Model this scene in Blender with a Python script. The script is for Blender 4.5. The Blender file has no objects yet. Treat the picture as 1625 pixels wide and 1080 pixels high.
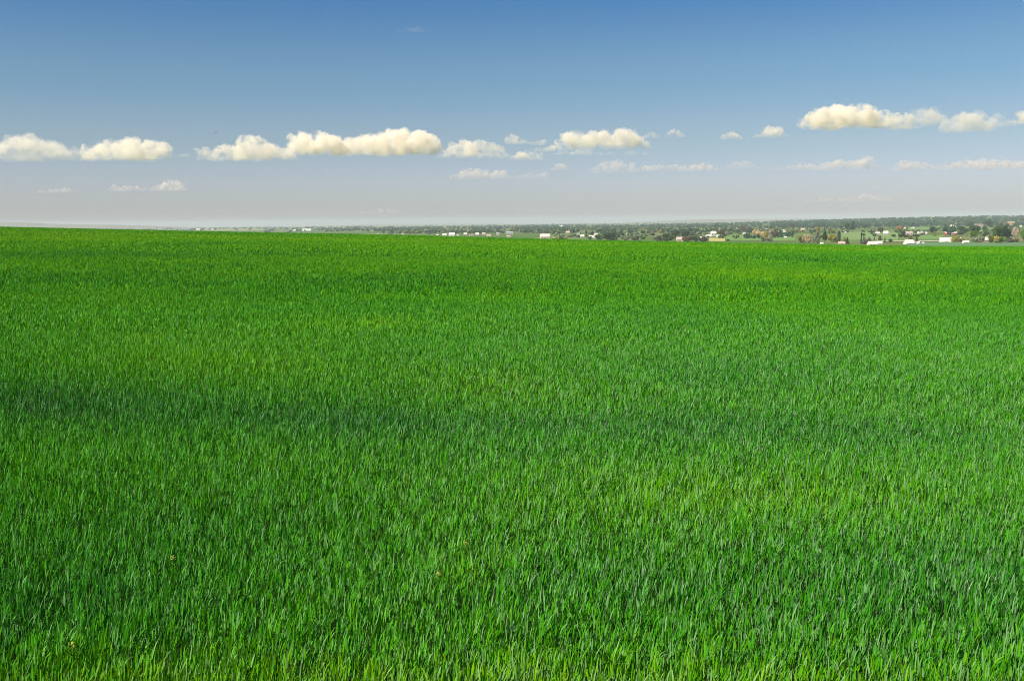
import bpy, bmesh, math, random
import numpy as np
from mathutils import Vector, Matrix, noise as mnoise

random.seed(7)
RNG = np.random.default_rng(11)
scene = bpy.context.scene
COL = scene.collection
R = math.radians

# ------------------------------------------------------------------ camera
W0, H0 = 1625.0, 1080.0          # pixel frame in which positions were read off
F0 = 1560.0                      # focal length in those pixels
EYE = 2.05
PITCH = math.atan((540.0 - 353.0) / F0)
ROLL = 0.0105
cam_d = bpy.data.cameras.new('camera')
cam = bpy.data.objects.new('camera', cam_d)
COL.objects.link(cam)
cam_d.sensor_width = 36.0
cam_d.lens = 36.0 * F0 / W0
cam_d.clip_start = 0.1
cam_d.clip_end = 120000.0
CM = Matrix.Rotation(math.pi / 2 - PITCH, 4, 'X') @ Matrix.Rotation(-ROLL, 4, 'Z')
cam.matrix_world = Matrix.Translation((0, 0, EYE)) @ CM
scene.camera = cam


def ray(px, py):
    v = CM.to_3x3() @ Vector(((px - W0 / 2) / F0, -(py - H0 / 2) / F0, -1.0))
    return v.normalized()


# ------------------------------------------------------------------ terrain
VAL = EYE - 41.0


def vnoise(x, y, seed=0):
    x = np.asarray(x, float); y = np.asarray(y, float)
    xi = np.floor(x).astype(np.int64); yi = np.floor(y).astype(np.int64)
    xf = x - xi; yf = y - yi
    u = xf * xf * (3 - 2 * xf); v = yf * yf * (3 - 2 * yf)

    def h(a, b):
        n = (a * 374761393 + b * 668265263 + seed * 974634) & 0x7fffffff
        n = ((n ^ (n >> 13)) * 1274126177) & 0x7fffffff
        return ((n ^ (n >> 16)) & 0xffff) / 65535.0
    return ((h(xi, yi) * (1 - u) + h(xi + 1, yi) * u) * (1 - v)
            + (h(xi, yi + 1) * (1 - u) + h(xi + 1, yi + 1) * u) * v)


def fbm(x, y, seed=0, octv=3):
    s = 0; a = 0.5; t = 0
    for k in range(octv):
        s = s + a * vnoise(x * 2 ** k, y * 2 ** k, seed + k * 17); t += a; a *= 0.5
    return s / t


def sstep(a, b, v):
    t = np.clip((v - a) / (b - a), 0, 1)
    return t * t * (3 - 2 * t)


def G(x, y):
    """height of the soil"""
    x = np.asarray(x, float); y = np.asarray(y, float)
    xe = 420 * np.tanh(x / 420)
    d = np.maximum(y, -60)
    plane = -0.0289 * xe - 0.0094 * d
    und = 0.10 * (fbm(x / 9.0, y / 5.0, 3, 2) - 0.5) * sstep(0, 6, y) * (1 - sstep(60, 120, y))
    # a low swell crossing in front of the camera
    yy = y + 0.16 * x
    und = und + 0.13 * (sstep(8.6, 11.6, yy) - sstep(12.5, 26, yy))
    und = und + 0.5 * (fbm(x / 60.0, y / 45.0, 9, 2) - 0.5) * sstep(25, 80, y) * (1 - sstep(180, 260, y))
    t = sstep(235, 880, y)
    t = np.maximum(t, sstep(700, 3000, np.abs(x)))
    t = np.maximum(t, sstep(300, 2500, -y))
    val = VAL + 1.0 * (fbm(x / 400.0, y / 700.0, 5, 2) - 0.5)
    b = x / np.maximum(y, 1.0)
    crest = np.interp(b, [-.52, -.31, -.10, 0, .12, .41, .52], [.0030, .0019, .0018, .0006, 0, 0, .0016]) * np.clip(y, 0, 400) * sstep(50, 240, y)
    val = val + 34 * sstep(.12, .50, b) * sstep(4300, 7500, y) * (1 - sstep(11000, 17000, y))
    return (plane + und + crest) * (1 - t) + val * t


def G1(x, y):
    return float(G(np.array([x]), np.array([y]))[0])


def at(px, py):
    """the point of the valley floor that shows at this pixel of the photograph"""
    r = ray(px, py)
    z = VAL
    for _ in range(4):
        t = (z - EYE) / min(r.z, -1e-4)
        t = min(t, 26000.0)
        x, y = r.x * t, r.y * t
        z = G1(x, max(y, 1000))
    return x, y, G1(x, y)


def at_depth(px, d):
    r = ray(px, 353 - 0.0105 * (px - 812))
    return r.x / r.y * d, d, G1(r.x / r.y * d, d)


def field_pt(px, py):
    r = ray(px, py)
    t = 2.0
    while t < 420:
        x, y, z = r.x * t, r.y * t, EYE + r.z * t
        if z < G1(x, y) + 0.45:
            break
        t *= 1.01
    return x, y


# ------------------------------------------------------------------ helpers
def new_mat(name):
    m = bpy.data.materials.new(name)
    m.use_nodes = True
    nt = m.node_tree
    nt.nodes.clear()
    out = nt.nodes.new('ShaderNodeOutputMaterial')
    return m, nt, nt.nodes, nt.links, out


def solid(name, col, rough=0.8, var=0.12, scale=2.0, spec=0.3):
    m, nt, N, L, out = new_mat(name)
    b = N.new('ShaderNodeBsdfPrincipled')
    b.inputs['Roughness'].default_value = rough
    b.inputs['Specular IOR Level'].default_value = spec
    tc = N.new('ShaderNodeTexCoord')
    nz = N.new('ShaderNodeTexNoise'); nz.inputs['Scale'].default_value = scale
    nz.inputs['Detail'].default_value = 4
    L.new(tc.outputs['Object'], nz.inputs['Vector'])
    mx = N.new('ShaderNodeMix'); mx.data_type = 'RGBA'
    mx.inputs['A'].default_value = (*[c * (1 - var) for c in col], 1)
    mx.inputs['B'].default_value = (*[min(1, c * (1 + var)) for c in col], 1)
    L.new(nz.outputs['Fac'], mx.inputs['Factor'])
    L.new(mx.outputs['Result'], b.inputs['Base Color'])
    L.new(b.outputs[0], out.inputs['Surface'])
    return m


def foliage(name, col, trans=0.35, var=0.5):
    m, nt, N, L, out = new_mat(name)
    geo = N.new('ShaderNodeNewGeometry')
    oi = N.new('ShaderNodeObjectInfo')
    nz = N.new('ShaderNodeTexNoise'); nz.inputs['Scale'].default_value = 0.35
    nz.inputs['Detail'].default_value = 3
    L.new(geo.outputs['Position'], nz.inputs['Vector'])
    ad = N.new('ShaderNodeMath'); ad.operation = 'MULTIPLY_ADD'
    L.new(oi.outputs['Random'], ad.inputs[0]); ad.inputs[1].default_value = 0.45
    L.new(nz.outputs['Fac'], ad.inputs[2])
    ad2 = N.new('ShaderNodeMath'); ad2.operation = 'SUBTRACT'; ad2.use_clamp = True
    L.new(ad.outputs[0], ad2.inputs[0]); ad2.inputs[1].default_value = 0.22
    mx = N.new('ShaderNodeMix'); mx.data_type = 'RGBA'
    a = [c * (1 - var) for c in col]; b = [c * (1 + var) for c in col]
    b[0] *= 1.15
    mx.inputs['A'].default_value = (*a, 1); mx.inputs['B'].default_value = (*b, 1)
    L.new(ad2.outputs[0], mx.inputs['Factor'])
    df = N.new('ShaderNodeBsdfDiffuse'); tr = N.new('ShaderNodeBsdfTranslucent')
    L.new(mx.outputs['Result'], df.inputs['Color']); L.new(mx.outputs['Result'], tr.inputs['Color'])
    ms = N.new('ShaderNodeMixShader'); ms.inputs[0].default_value = trans
    L.new(df.outputs[0], ms.inputs[1]); L.new(tr.outputs[0], ms.inputs[2])
    L.new(ms.outputs[0], out.inputs['Surface'])
    return m


def mesh_np(name, verts, loops, starts, totals, mats, smooth=False, mat_idx=None):
    me = bpy.data.meshes.new(name)
    me.vertices.add(len(verts)); me.vertices.foreach_set('co', np.ascontiguousarray(verts, np.float32).ravel())
    me.loops.add(len(loops)); me.loops.foreach_set('vertex_index', np.ascontiguousarray(loops, np.int32))
    me.polygons.add(len(starts))
    me.polygons.foreach_set('loop_start', np.ascontiguousarray(starts, np.int32))
    me.polygons.foreach_set('loop_total', np.ascontiguousarray(totals, np.int32))
    for m in mats:
        me.materials.append(m)
    if mat_idx is not None:
        me.polygons.foreach_set('material_index', np.ascontiguousarray(mat_idx, np.int32))
    if smooth:
        me.polygons.foreach_set('use_smooth', np.ones(len(starts), bool))
    me.update(calc_edges=True)
    me.validate()
    return me


def grid_mesh(name, X, Y, Z, mats, smooth=True):
    """X, Y, Z: 2-D arrays"""
    ny, nx = X.shape
    v = np.stack([X.ravel(), Y.ravel(), Z.ravel()], 1)
    i = np.arange(ny - 1)[:, None] * nx + np.arange(nx - 1)[None, :]
    q = np.stack([i, i + 1, i + nx + 1, i + nx], -1).reshape(-1, 4)
    n = len(q)
    return mesh_np(name, v, q.ravel(), np.arange(n) * 4, np.full(n, 4), mats, smooth)


def link(name, data, parent=None, loc=(0, 0, 0)):
    o = bpy.data.objects.new(name, data)
    COL.objects.link(o)
    o.location = loc
    if parent is not None:
        o.parent = parent
    return o


def tag(o, label=None, cat=None, group=None, kind=None):
    if label: o['label'] = label
    if cat: o['category'] = cat
    if group: o['group'] = group
    if kind: o['kind'] = kind
    return o


def bm_obj(name, bm, mat, parent=None, smooth=False):
    me = bpy.data.meshes.new(name)
    bmesh.ops.recalc_face_normals(bm, faces=bm.faces)
    bm.to_mesh(me); bm.free()
    me.materials.append(mat)
    if smooth:
        for p in me.polygons: p.use_smooth = True
    return link(name, me, parent)


def box(bm, x0, x1, y0, y1, z0, z1):
    vs = [bm.verts.new(p) for p in ((x0, y0, z0), (x1, y0, z0), (x1, y1, z0), (x0, y1, z0),
                                    (x0, y0, z1), (x1, y0, z1), (x1, y1, z1), (x0, y1, z1))]
    for f in ((0, 1, 2, 3), (4, 5, 6, 7), (0, 1, 5, 4), (1, 2, 6, 5), (2, 3, 7, 6), (3, 0, 4, 7)):
        bm.faces.new([vs[i] for i in f])


# ------------------------------------------------------------------ world, sun
SUN_EL, SUN_AZ = R(46), R(-124)      # azimuth from +Y towards +X: left of and behind the camera
sd = Vector((math.sin(SUN_AZ) * math.cos(SUN_EL), math.cos(SUN_AZ) * math.cos(SUN_EL), math.sin(SUN_EL)))
sun_d = bpy.data.lights.new('sun', 'SUN')
sun_d.energy = 4.9
sun_d.angle = R(0.53)
sun_d.color = (1.0, 0.93, 0.80)
sun = link('sun', sun_d)
sun.rotation_euler = (-sd).to_track_quat('-Z', 'Y').to_euler()

world = bpy.data.worlds.new('World')
scene.world = world
world.use_nodes = True
wn = world.node_tree
wn.nodes.clear()
WN, WL = wn.nodes, wn.links
wo = WN.new('ShaderNodeOutputWorld'); bg = WN.new('ShaderNodeBackground')
sky = WN.new('ShaderNodeTexSky')
sky.sky_type = 'NISHITA'
sky.sun_disc = False
sky.sun_elevation = SUN_EL
sky.sun_rotation = SUN_AZ
sky.altitude = 800
sky.air_density = 1.0
sky.dust_density = 1.2
sky.ozone_density = 2.2
tc = WN.new('ShaderNodeTexCoord')
sx = WN.new('ShaderNodeSeparateXYZ')
WL.new(tc.outputs['Generated'], sx.inputs[0])
rp = WN.new('ShaderNodeValToRGB')
rp.color_ramp.interpolation = 'EASE'
els = rp.color_ramp.elements
SKY = [(0.0, (0.595, 0.58, 0.685)), (0.035, (0.60, 0.575, 0.675)), (0.085, (0.54, 0.55, 0.575)),
       (0.14, (0.43, 0.54, 0.58)), (0.23, (0.235, 0.438, 0.60)), (0.45, (0.20, 0.27, 0.36))]
els[0].position, els[0].color = SKY[0][0], (*SKY[0][1], 1)
els[1].position, els[1].color = SKY[-1][0], (*SKY[-1][1], 1)
for p, c in SKY[1:-1]:
    e = els.new(p); e.color = (*c, 1)
WL.new(sx.outputs['Z'], rp.inputs[0])
mul = WN.new('ShaderNodeMix'); mul.data_type = 'RGBA'; mul.blend_type = 'MULTIPLY'
mul.inputs['Factor'].default_value = 1
WL.new(sky.outputs[0], mul.inputs['A']); WL.new(rp.outputs[0], mul.inputs['B'])
WL.new(mul.outputs['Result'], bg.inputs['Color'])
bg.inputs['Strength'].default_value = 0.080
WL.new(bg.outputs[0], wo.inputs[0])

vs_ = scene.view_settings
scene.display_settings.display_device = 'sRGB'
vs_.view_transform = 'Standard'; vs_.look = 'None'; vs_.gamma = 1.0; vs_.exposure = 1.0
vs_.use_curve_mapping = False
cy = scene.cycles
cy.max_bounces = 8; cy.diffuse_bounces = 2; cy.glossy_bounces = 2; cy.transmission_bounces = 4
cy.volume_bounces = 6; cy.transparent_max_bounces = 8
cy.use_denoising = True
cy.denoiser = 'OPENIMAGEDENOISE'
cy.denoising_input_passes = 'RGB_ALBEDO_NORMAL'
cy.denoising_prefilter = 'FAST'
cy.pixel_filter_type = 'BLACKMAN_HARRIS'
cy.filter_width = 0.95
cy.use_adaptive_sampling = True
cy.adaptive_threshold = 0.01

# ------------------------------------------------------------------ ground sheet
m_ground, nt, N, L, out = new_mat('valley ground')
geo = N.new('ShaderNodeNewGeometry')
mp = N.new('ShaderNodeMapping'); mp.inputs['Scale'].default_value = (1 / 260, 1 / 420, 0)
L.new(geo.outputs['Position'], mp.inputs['Vector'])
vo = N.new('ShaderNodeTexVoronoi'); vo.inputs['Scale'].default_value = 1.0
L.new(mp.outputs[0], vo.inputs['Vector'])
sp = N.new('ShaderNodeSeparateColor')
L.new(vo.outputs['Color'], sp.inputs[0])
cr = N.new('ShaderNodeValToRGB'); cr.color_ramp.interpolation = 'CONSTANT'
cols = [(0.0, (0.064, 0.112, 0.026)), (0.25, (0.090, 0.124, 0.038)), (0.45, (0.053, 0.105, 0.022)),
        (0.62, (0.092, 0.135, 0.045)), (0.76, (0.075, 0.128, 0.030)), (0.9, (0.125, 0.135, 0.060))]
ce = cr.color_ramp.elements
ce[0].position, ce[0].color = cols[0][0], (*cols[0][1], 1)
ce[1].position, ce[1].color = cols[-1][0], (*cols[-1][1], 1)
for p, c in cols[1:-1]:
    e = ce.new(p); e.color = (*c, 1)
L.new(sp.outputs[0], cr.inputs[0])
nz = N.new('ShaderNodeTexNoise'); nz.inputs['Scale'].default_value = 0.05; nz.inputs['Detail'].default_value = 6
L.new(geo.outputs['Position'], nz.inputs['Vector'])
mx = N.new('ShaderNodeMix'); mx.data_type = 'RGBA'; mx.blend_type = 'MULTIPLY'
mx.inputs['Factor'].default_value = 0.6
L.new(cr.outputs[0], mx.inputs['A']); L.new(nz.outputs['Color'], mx.inputs['B'])
mx.inputs['B'].default_value = (1, 1, 1, 1)
mr = N.new('ShaderNodeMapRange'); mr.inputs['To Min'].default_value = 0.7; mr.inputs['To Max'].default_value = 1.3
L.new(nz.outputs['Fac'], mr.inputs['Value'])
L.new(mr.outputs[0], mx.inputs['B'])
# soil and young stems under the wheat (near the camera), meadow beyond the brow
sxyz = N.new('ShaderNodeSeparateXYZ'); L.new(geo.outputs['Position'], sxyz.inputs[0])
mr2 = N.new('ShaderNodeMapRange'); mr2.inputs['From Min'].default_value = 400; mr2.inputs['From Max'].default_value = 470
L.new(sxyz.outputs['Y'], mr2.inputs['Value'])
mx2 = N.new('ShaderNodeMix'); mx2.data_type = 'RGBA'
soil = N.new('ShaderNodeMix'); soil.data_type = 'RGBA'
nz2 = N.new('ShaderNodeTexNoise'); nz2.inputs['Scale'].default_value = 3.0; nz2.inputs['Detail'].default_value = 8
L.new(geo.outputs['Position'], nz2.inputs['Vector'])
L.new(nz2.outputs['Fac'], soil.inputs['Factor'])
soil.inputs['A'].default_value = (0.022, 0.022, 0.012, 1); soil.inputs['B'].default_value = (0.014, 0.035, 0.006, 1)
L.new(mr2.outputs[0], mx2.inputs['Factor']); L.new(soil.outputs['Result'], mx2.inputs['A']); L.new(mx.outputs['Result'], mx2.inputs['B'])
bd = N.new('ShaderNodeBsdfDiffuse'); L.new(mx2.outputs['Result'], bd.inputs['Color'])
L.new(bd.outputs[0], out.inputs['Surface'])


def spaced(lo, hi, n, s):
    a = np.linspace(math.asinh(lo / s), math.asinh(hi / s), n)
    return np.sinh(a) * s


gx = spaced(-24000, 24000, 420, 12.0)
gy = np.concatenate([spaced(-3000, 0, 60, 12.0)[:-1], spaced(0, 26000, 460, 10.0)])
GX, GY = np.meshgrid(gx, gy)
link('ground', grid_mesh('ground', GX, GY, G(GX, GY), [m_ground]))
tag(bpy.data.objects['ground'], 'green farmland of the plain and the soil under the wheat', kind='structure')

# distant ridges
m_hill = solid('hill grass', (0.13, 0.13, 0.08), 0.95, 0.3, 0.002)


def hill(px0, px1, dist, height, depth, seed, label):
    x0, x1 = at_depth(px0, dist)[0], at_depth(px1, dist)[0]
    nx, ny = 90, 16
    u = np.linspace(0, 1, nx); v = np.linspace(0, 1, ny)
    U, V = np.meshgrid(u, v)
    X = x0 + (x1 - x0) * U; Y = dist + depth * (V - 0.5)
    prof = np.sin(np.pi * U) ** 0.8 * np.sin(np.pi * V)
    Z = VAL - 6 + prof * height * (0.55 + 0.75 * fbm(U * 6, V * 2 + seed, seed, 4)) + 2
    o = link('hills', grid_mesh('hills', X, Y, Z, [m_hill]))
    tag(o, label, kind='structure')


hill(-420, 330, 13000, 125, 3500, 2, 'low blue ridge above the wheat at far left')
hill(1500, 2100, 7600, 92, 2200, 5, 'wooded rise on the skyline at far right')
hill(960, 1420, 17000, 64, 3000, 8, 'faint pinkish ridge on the skyline right of centre')
hill(440, 900, 20000, 40, 3000, 13, 'faint low ridge on the skyline of the town')

# ------------------------------------------------------------------ parcels of the valley floor
def parcel(name, px0, px1, y0, y1, mat, label, lift=0.35, skew=0):
    n, k = 14, 6
    X = np.zeros((k, n)); Y = X.copy(); Z = X.copy()
    for j in range(k):
        for i in range(n):
            py = y1 + (y0 - y1) * j / (k - 1)
            px = px0 + (px1 - px0) * i / (n - 1) + skew * j / (k - 1)
            x, y, z = at(px, py)
            X[j, i], Y[j, i], Z[j, i] = x, y, z + lift
    o = link(name, grid_mesh(name, X, Y, Z, [mat]))
    return tag(o, label, kind='structure')


m_meadow = solid('meadow', (0.092, 0.178, 0.032), 0.95, 0.25, 0.02)
m_pasture = solid('pasture', (0.12, 0.19, 0.05), 0.95, 0.25, 0.02)
m_stub = solid('pale stubble', (0.33, 0.30, 0.09), 0.95, 0.2, 0.03)
m_bluecrop = solid('blue green crop', (0.07, 0.15, 0.055), 0.95, 0.2, 0.03)
m_lane = solid('pale gravel', (0.42, 0.40, 0.30), 0.95, 0.15, 0.05)
parcel('field', 1125, 1151, 377.8, 383, m_stub, 'pale yellow strip of field just over the brow', 0.6)
parcel('field', 1152, 1262, 372.5, 382, m_meadow, 'bright green meadow behind the yellow strip', 0.35)
parcel('field', 1335, 1425, 368, 381, m_pasture, 'light green pasture behind the dark poplar', 0.35)
parcel('field', 1458, 1497, 373.5, 380, m_meadow, 'green paddock between the two white barns', 0.5)
parcel('field', 1548, 1580, 360.5, 367, m_meadow, 'green field below the long pink building', 0.35, 4)
parcel('field', 1440, 1546, 359.8, 364, m_meadow, 'narrow green field under the dark woods', 0.35)
parcel('field', 1440, 1680, 384.6, 391, m_bluecrop, 'blue green crop strip below the farmyard', 0.5)
parcel('lane', 1400, 1494, 382.7, 383.6, m_lane, 'pale farm lane running to the white barn', 0.8)
parcel('field', 985, 1030, 368, 373, m_pasture, 'light green paddock behind the dark round bush', 0.4)
parcel('field', 60, 135, 360.8, 361.9, m_stub, 'pale line of field at the foot of the left ridge', 0.5)
parcel('field', 310, 420, 363.6, 364.6, m_stub, 'pale stubble line beyond the brow left of the town', 0.5)

# ------------------------------------------------------------------ trees
FOL = {
    'dark': foliage('dark green leaves', (0.028, 0.075, 0.02)),
    'mid': foliage('mid green leaves', (0.055, 0.125, 0.025)),
    'bright': foliage('bright green leaves', (0.095, 0.19, 0.02)),
    'olive': foliage('olive leaves', (0.17, 0.20, 0.04)),
    'yellow': foliage('yellow olive leaves', (0.30, 0.29, 0.045)),
    'grey': foliage('grey green leaves', (0.20, 0.25, 0.15)),
    'purple': foliage('purple grey twigs', (0.13, 0.12, 0.11)),
    'tan': foliage('pale tan blossom', (0.46, 0.41, 0.23)),
    'orange': foliage('orange brown leaves', (0.50, 0.24, 0.08)),
    'pink': foliage('pinkish blossom', (0.38, 0.33, 0.26)),
    'brown': foliage('brown leaves', (0.125, 0.105, 0.05)),
    'conifer': foliage('conifer needles', (0.018, 0.045, 0.018), 0.15),
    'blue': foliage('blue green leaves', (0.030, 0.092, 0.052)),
}
m_bark = solid('bark', (0.10, 0.075, 0.05), 0.95, 0.3, 6)


def leaf_cloud(pts, nrm, size, rng):
    """bent leaf-clump quads at pts; returns verts, quads"""
    n = len(pts)
    nr = nrm + rng.normal(0, 0.55, (n, 3)); nr /= np.linalg.norm(nr, axis=1)[:, None]
    a = np.cross(nr, rng.normal(0, 1, (n, 3))); a /= np.linalg.norm(a, axis=1)[:, None]
    b = np.cross(nr, a)
    s = size * rng.uniform(0.55, 1.45, n)[:, None]
    v = np.stack([pts - a * s, pts - b * s * 0.6, pts + a * s + nr * s * 0.3, pts + b * s * 0.6], 1)
    return v.reshape(-1, 3), np.arange(n * 4).reshape(-1, 4)


def crown_points(shape, n, rng):
    if shape in ('round', 'shrub', 'spread'):
        lob = []
        k = {'round': 11, 'shrub': 9, 'spread': 13}[shape]
        zc, zr = {'round': (0.60, 0.30), 'shrub': (0.44, 0.32), 'spread': (0.62, 0.22)}[shape]
        for i in range(k):
            a = rng.uniform(0, 2 * np.pi); rr = 0.30 * math.sqrt(rng.uniform(0, 1))
            z = zc + rng.uniform(-1, 1) * zr * (1 - rr)
            q = rng.uniform(0.13, 0.25)
            if shape == 'spread': q *= 0.95
            lob.append((rr * math.cos(a), rr * math.sin(a), min(z, 0.98 - q), q))
        w = np.array([l[3] ** 2 for l in lob]); w /= w.sum()
        idx = rng.choice(k, n, p=w)
        L_ = np.array(lob)[idx]
        d = rng.normal(0, 1, (n, 3)); d /= np.linalg.norm(d, axis=1)[:, None]
        r = L_[:, 3:4] * rng.uniform(0.6, 1.0, (n, 1)) ** 0.6
        p = L_[:, :3] + d * r
        if shape == 'shrub':
            p[:, 2] = np.abs(p[:, 2])
        return p, d
    z = rng.uniform(0, 1, n)
    a = rng.uniform(0, 2 * np.pi, n)
    if shape == 'column':
        rad = 0.5 * np.sin(np.clip(0.12 + 0.9 * z, 0, 1) * np.pi) ** 0.5 * (0.8 + 0.2 * np.sin(7 * z * 3 + 3 * a))
        zz = 0.04 + 0.96 * z
    else:                                   # cone
        z = z ** 1.35
        rad = 0.5 * (1 - z) ** 0.85 * (0.72 + 0.28 * np.sin(z * 44) + rng.uniform(-.12, .12, n))
        zz = 0.06 + 0.94 * z
    r = rad * rng.uniform(0.5, 1, n) ** 0.5
    p = np.stack([r * np.cos(a), r * np.sin(a), zz], 1)
    d = np.stack([np.cos(a), np.sin(a), np.full(n, 0.35)], 1)
    return p, d


def crown_mesh(shape, n, seed):
    rng = np.random.default_rng(seed)
    p, d = crown_points(shape, n, rng)
    v, q = leaf_cloud(p, d, {'round': .05, 'shrub': .055, 'spread': .05, 'column': .05, 'cone': .04}[shape] * math.sqrt(900 / n), rng)
    return mesh_np('crown', v, q.ravel(), np.arange(len(q)) * 4, np.full(len(q), 4), [FOL['mid']])


def limb(bm, p0, p1, r0, r1, seg=7):
    p0, p1 = Vector(p0), Vector(p1)
    q = (p1 - p0).to_track_quat('Z', 'Y')
    rings = []
    for p, r in ((p0, r0), (p0.lerp(p1, .5), (r0 + r1) * .48), (p1, r1)):
        rings.append([bm.verts.new(p + q @ Vector((r * math.cos(6.2832 * k / seg), r * math.sin(6.2832 * k / seg), 0))) for k in range(seg)])
    for a, b in zip(rings, rings[1:]):
        for k in range(seg):
            bm.faces.new((a[k], a[(k + 1) % seg], b[(k + 1) % seg], b[k]))
    bm.faces.new(rings[0][::-1]); bm.faces.new(rings[-1])


def trunk_mesh(shape, seed):
    rnd = random.Random(seed)
    bm = bmesh.new()
    if shape in ('column', 'cone'):
        limb(bm, (0, 0, -0.02), (0, 0, 0.9), 0.05 if shape == 'cone' else 0.07, 0.008)
    elif shape == 'shrub':
        for k in range(5):
            a = k * 1.256 + rnd.uniform(-.3, .3)
            limb(bm, (0.03 * math.cos(a), 0.03 * math.sin(a), -0.02), (0.3 * math.cos(a), 0.3 * math.sin(a), rnd.uniform(.35, .65)), 0.02, 0.005)
    else:
        limb(bm, (0, 0, -0.02), (0.01, 0.0, 0.42), 0.035, 0.025)
        for k in range(5):
            a = k * 1.256 + rnd.uniform(-.4, .4)
            limb(bm, (0.01, 0, rnd.uniform(.3, .42)), (0.26 * math.cos(a), 0.26 * math.sin(a), rnd.uniform(.6, .8)), 0.018, 0.005)
    me = bpy.data.meshes.new('trunk')
    bmesh.ops.recalc_face_normals(bm, faces=bm.faces)
    bm.to_mesh(me); bm.free()
    me.materials.append(m_bark)
    return me


SHAPES = ('round', 'shrub', 'spread', 'column', 'cone')
CR = {s: [crown_mesh(s, 1100, 100 + 10 * i + j) for j in range(4)] for i, s in enumerate(SHAPES)}
CR_SMALL = {s: [crown_mesh(s, 420, 300 + 10 * i + j) for j in range(5)] for i, s in enumerate(SHAPES)}
TK = {s: [trunk_mesh(s, 200 + 10 * i + j) for j in range(2)] for i, s in enumerate(SHAPES)}
for D_ in (CR, CR_SMALL, TK): D_['bushtree'] = D_['shrub']
KIND = {'bushtree': ('broadleaf_tree', 'tree'), 'round': ('broadleaf_tree', 'tree'), 'spread': ('broadleaf_tree', 'tree'), 'shrub': ('shrub', 'shrub'),
        'column': ('poplar_tree', 'tree'), 'cone': ('conifer_tree', 'tree')}


def own_mat(o, m):
    o.material_slots[0].link = 'OBJECT'
    o.material_slots[0].material = m


def plant(shape, x, y, z, w, h, fol, label, group=None, small=False):
    name, cat = KIND[shape]
    e = link(name, None, None, (x, y, z - 0.1))
    e.scale = (w, w, h)
    e.rotation_euler.z = random.uniform(0, 6.28)
    tag(e, label, cat, group)
    c = link('crown', random.choice((CR_SMALL if small else CR)[shape]), e)
    own_mat(c, FOL[fol])
    link('trunk', random.choice(TK[shape]), e)
    return e


def tree_px(shape, px0, px1, ytop, ybase, fol, label, group=None, dy=0):
    pc = (px0 + px1) / 2
    x, y, z = at(pc, ybase)
    y += dy; x *= 1 + dy / max(y, 1); z = G1(x, y)
    s = y / F0
    kw, kh = {'shrub': (1.32, 1.12), 'bushtree': (1.3, 1.12), 'round': (1.12, 1.1), 'spread': (1.12, 1.1)}.get(shape, (1.08, 1.0))
    plant(shape, x, y, z, (px1 - px0) * s * kw, (ybase - ytop) * s * kh, fol, label, group)


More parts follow.
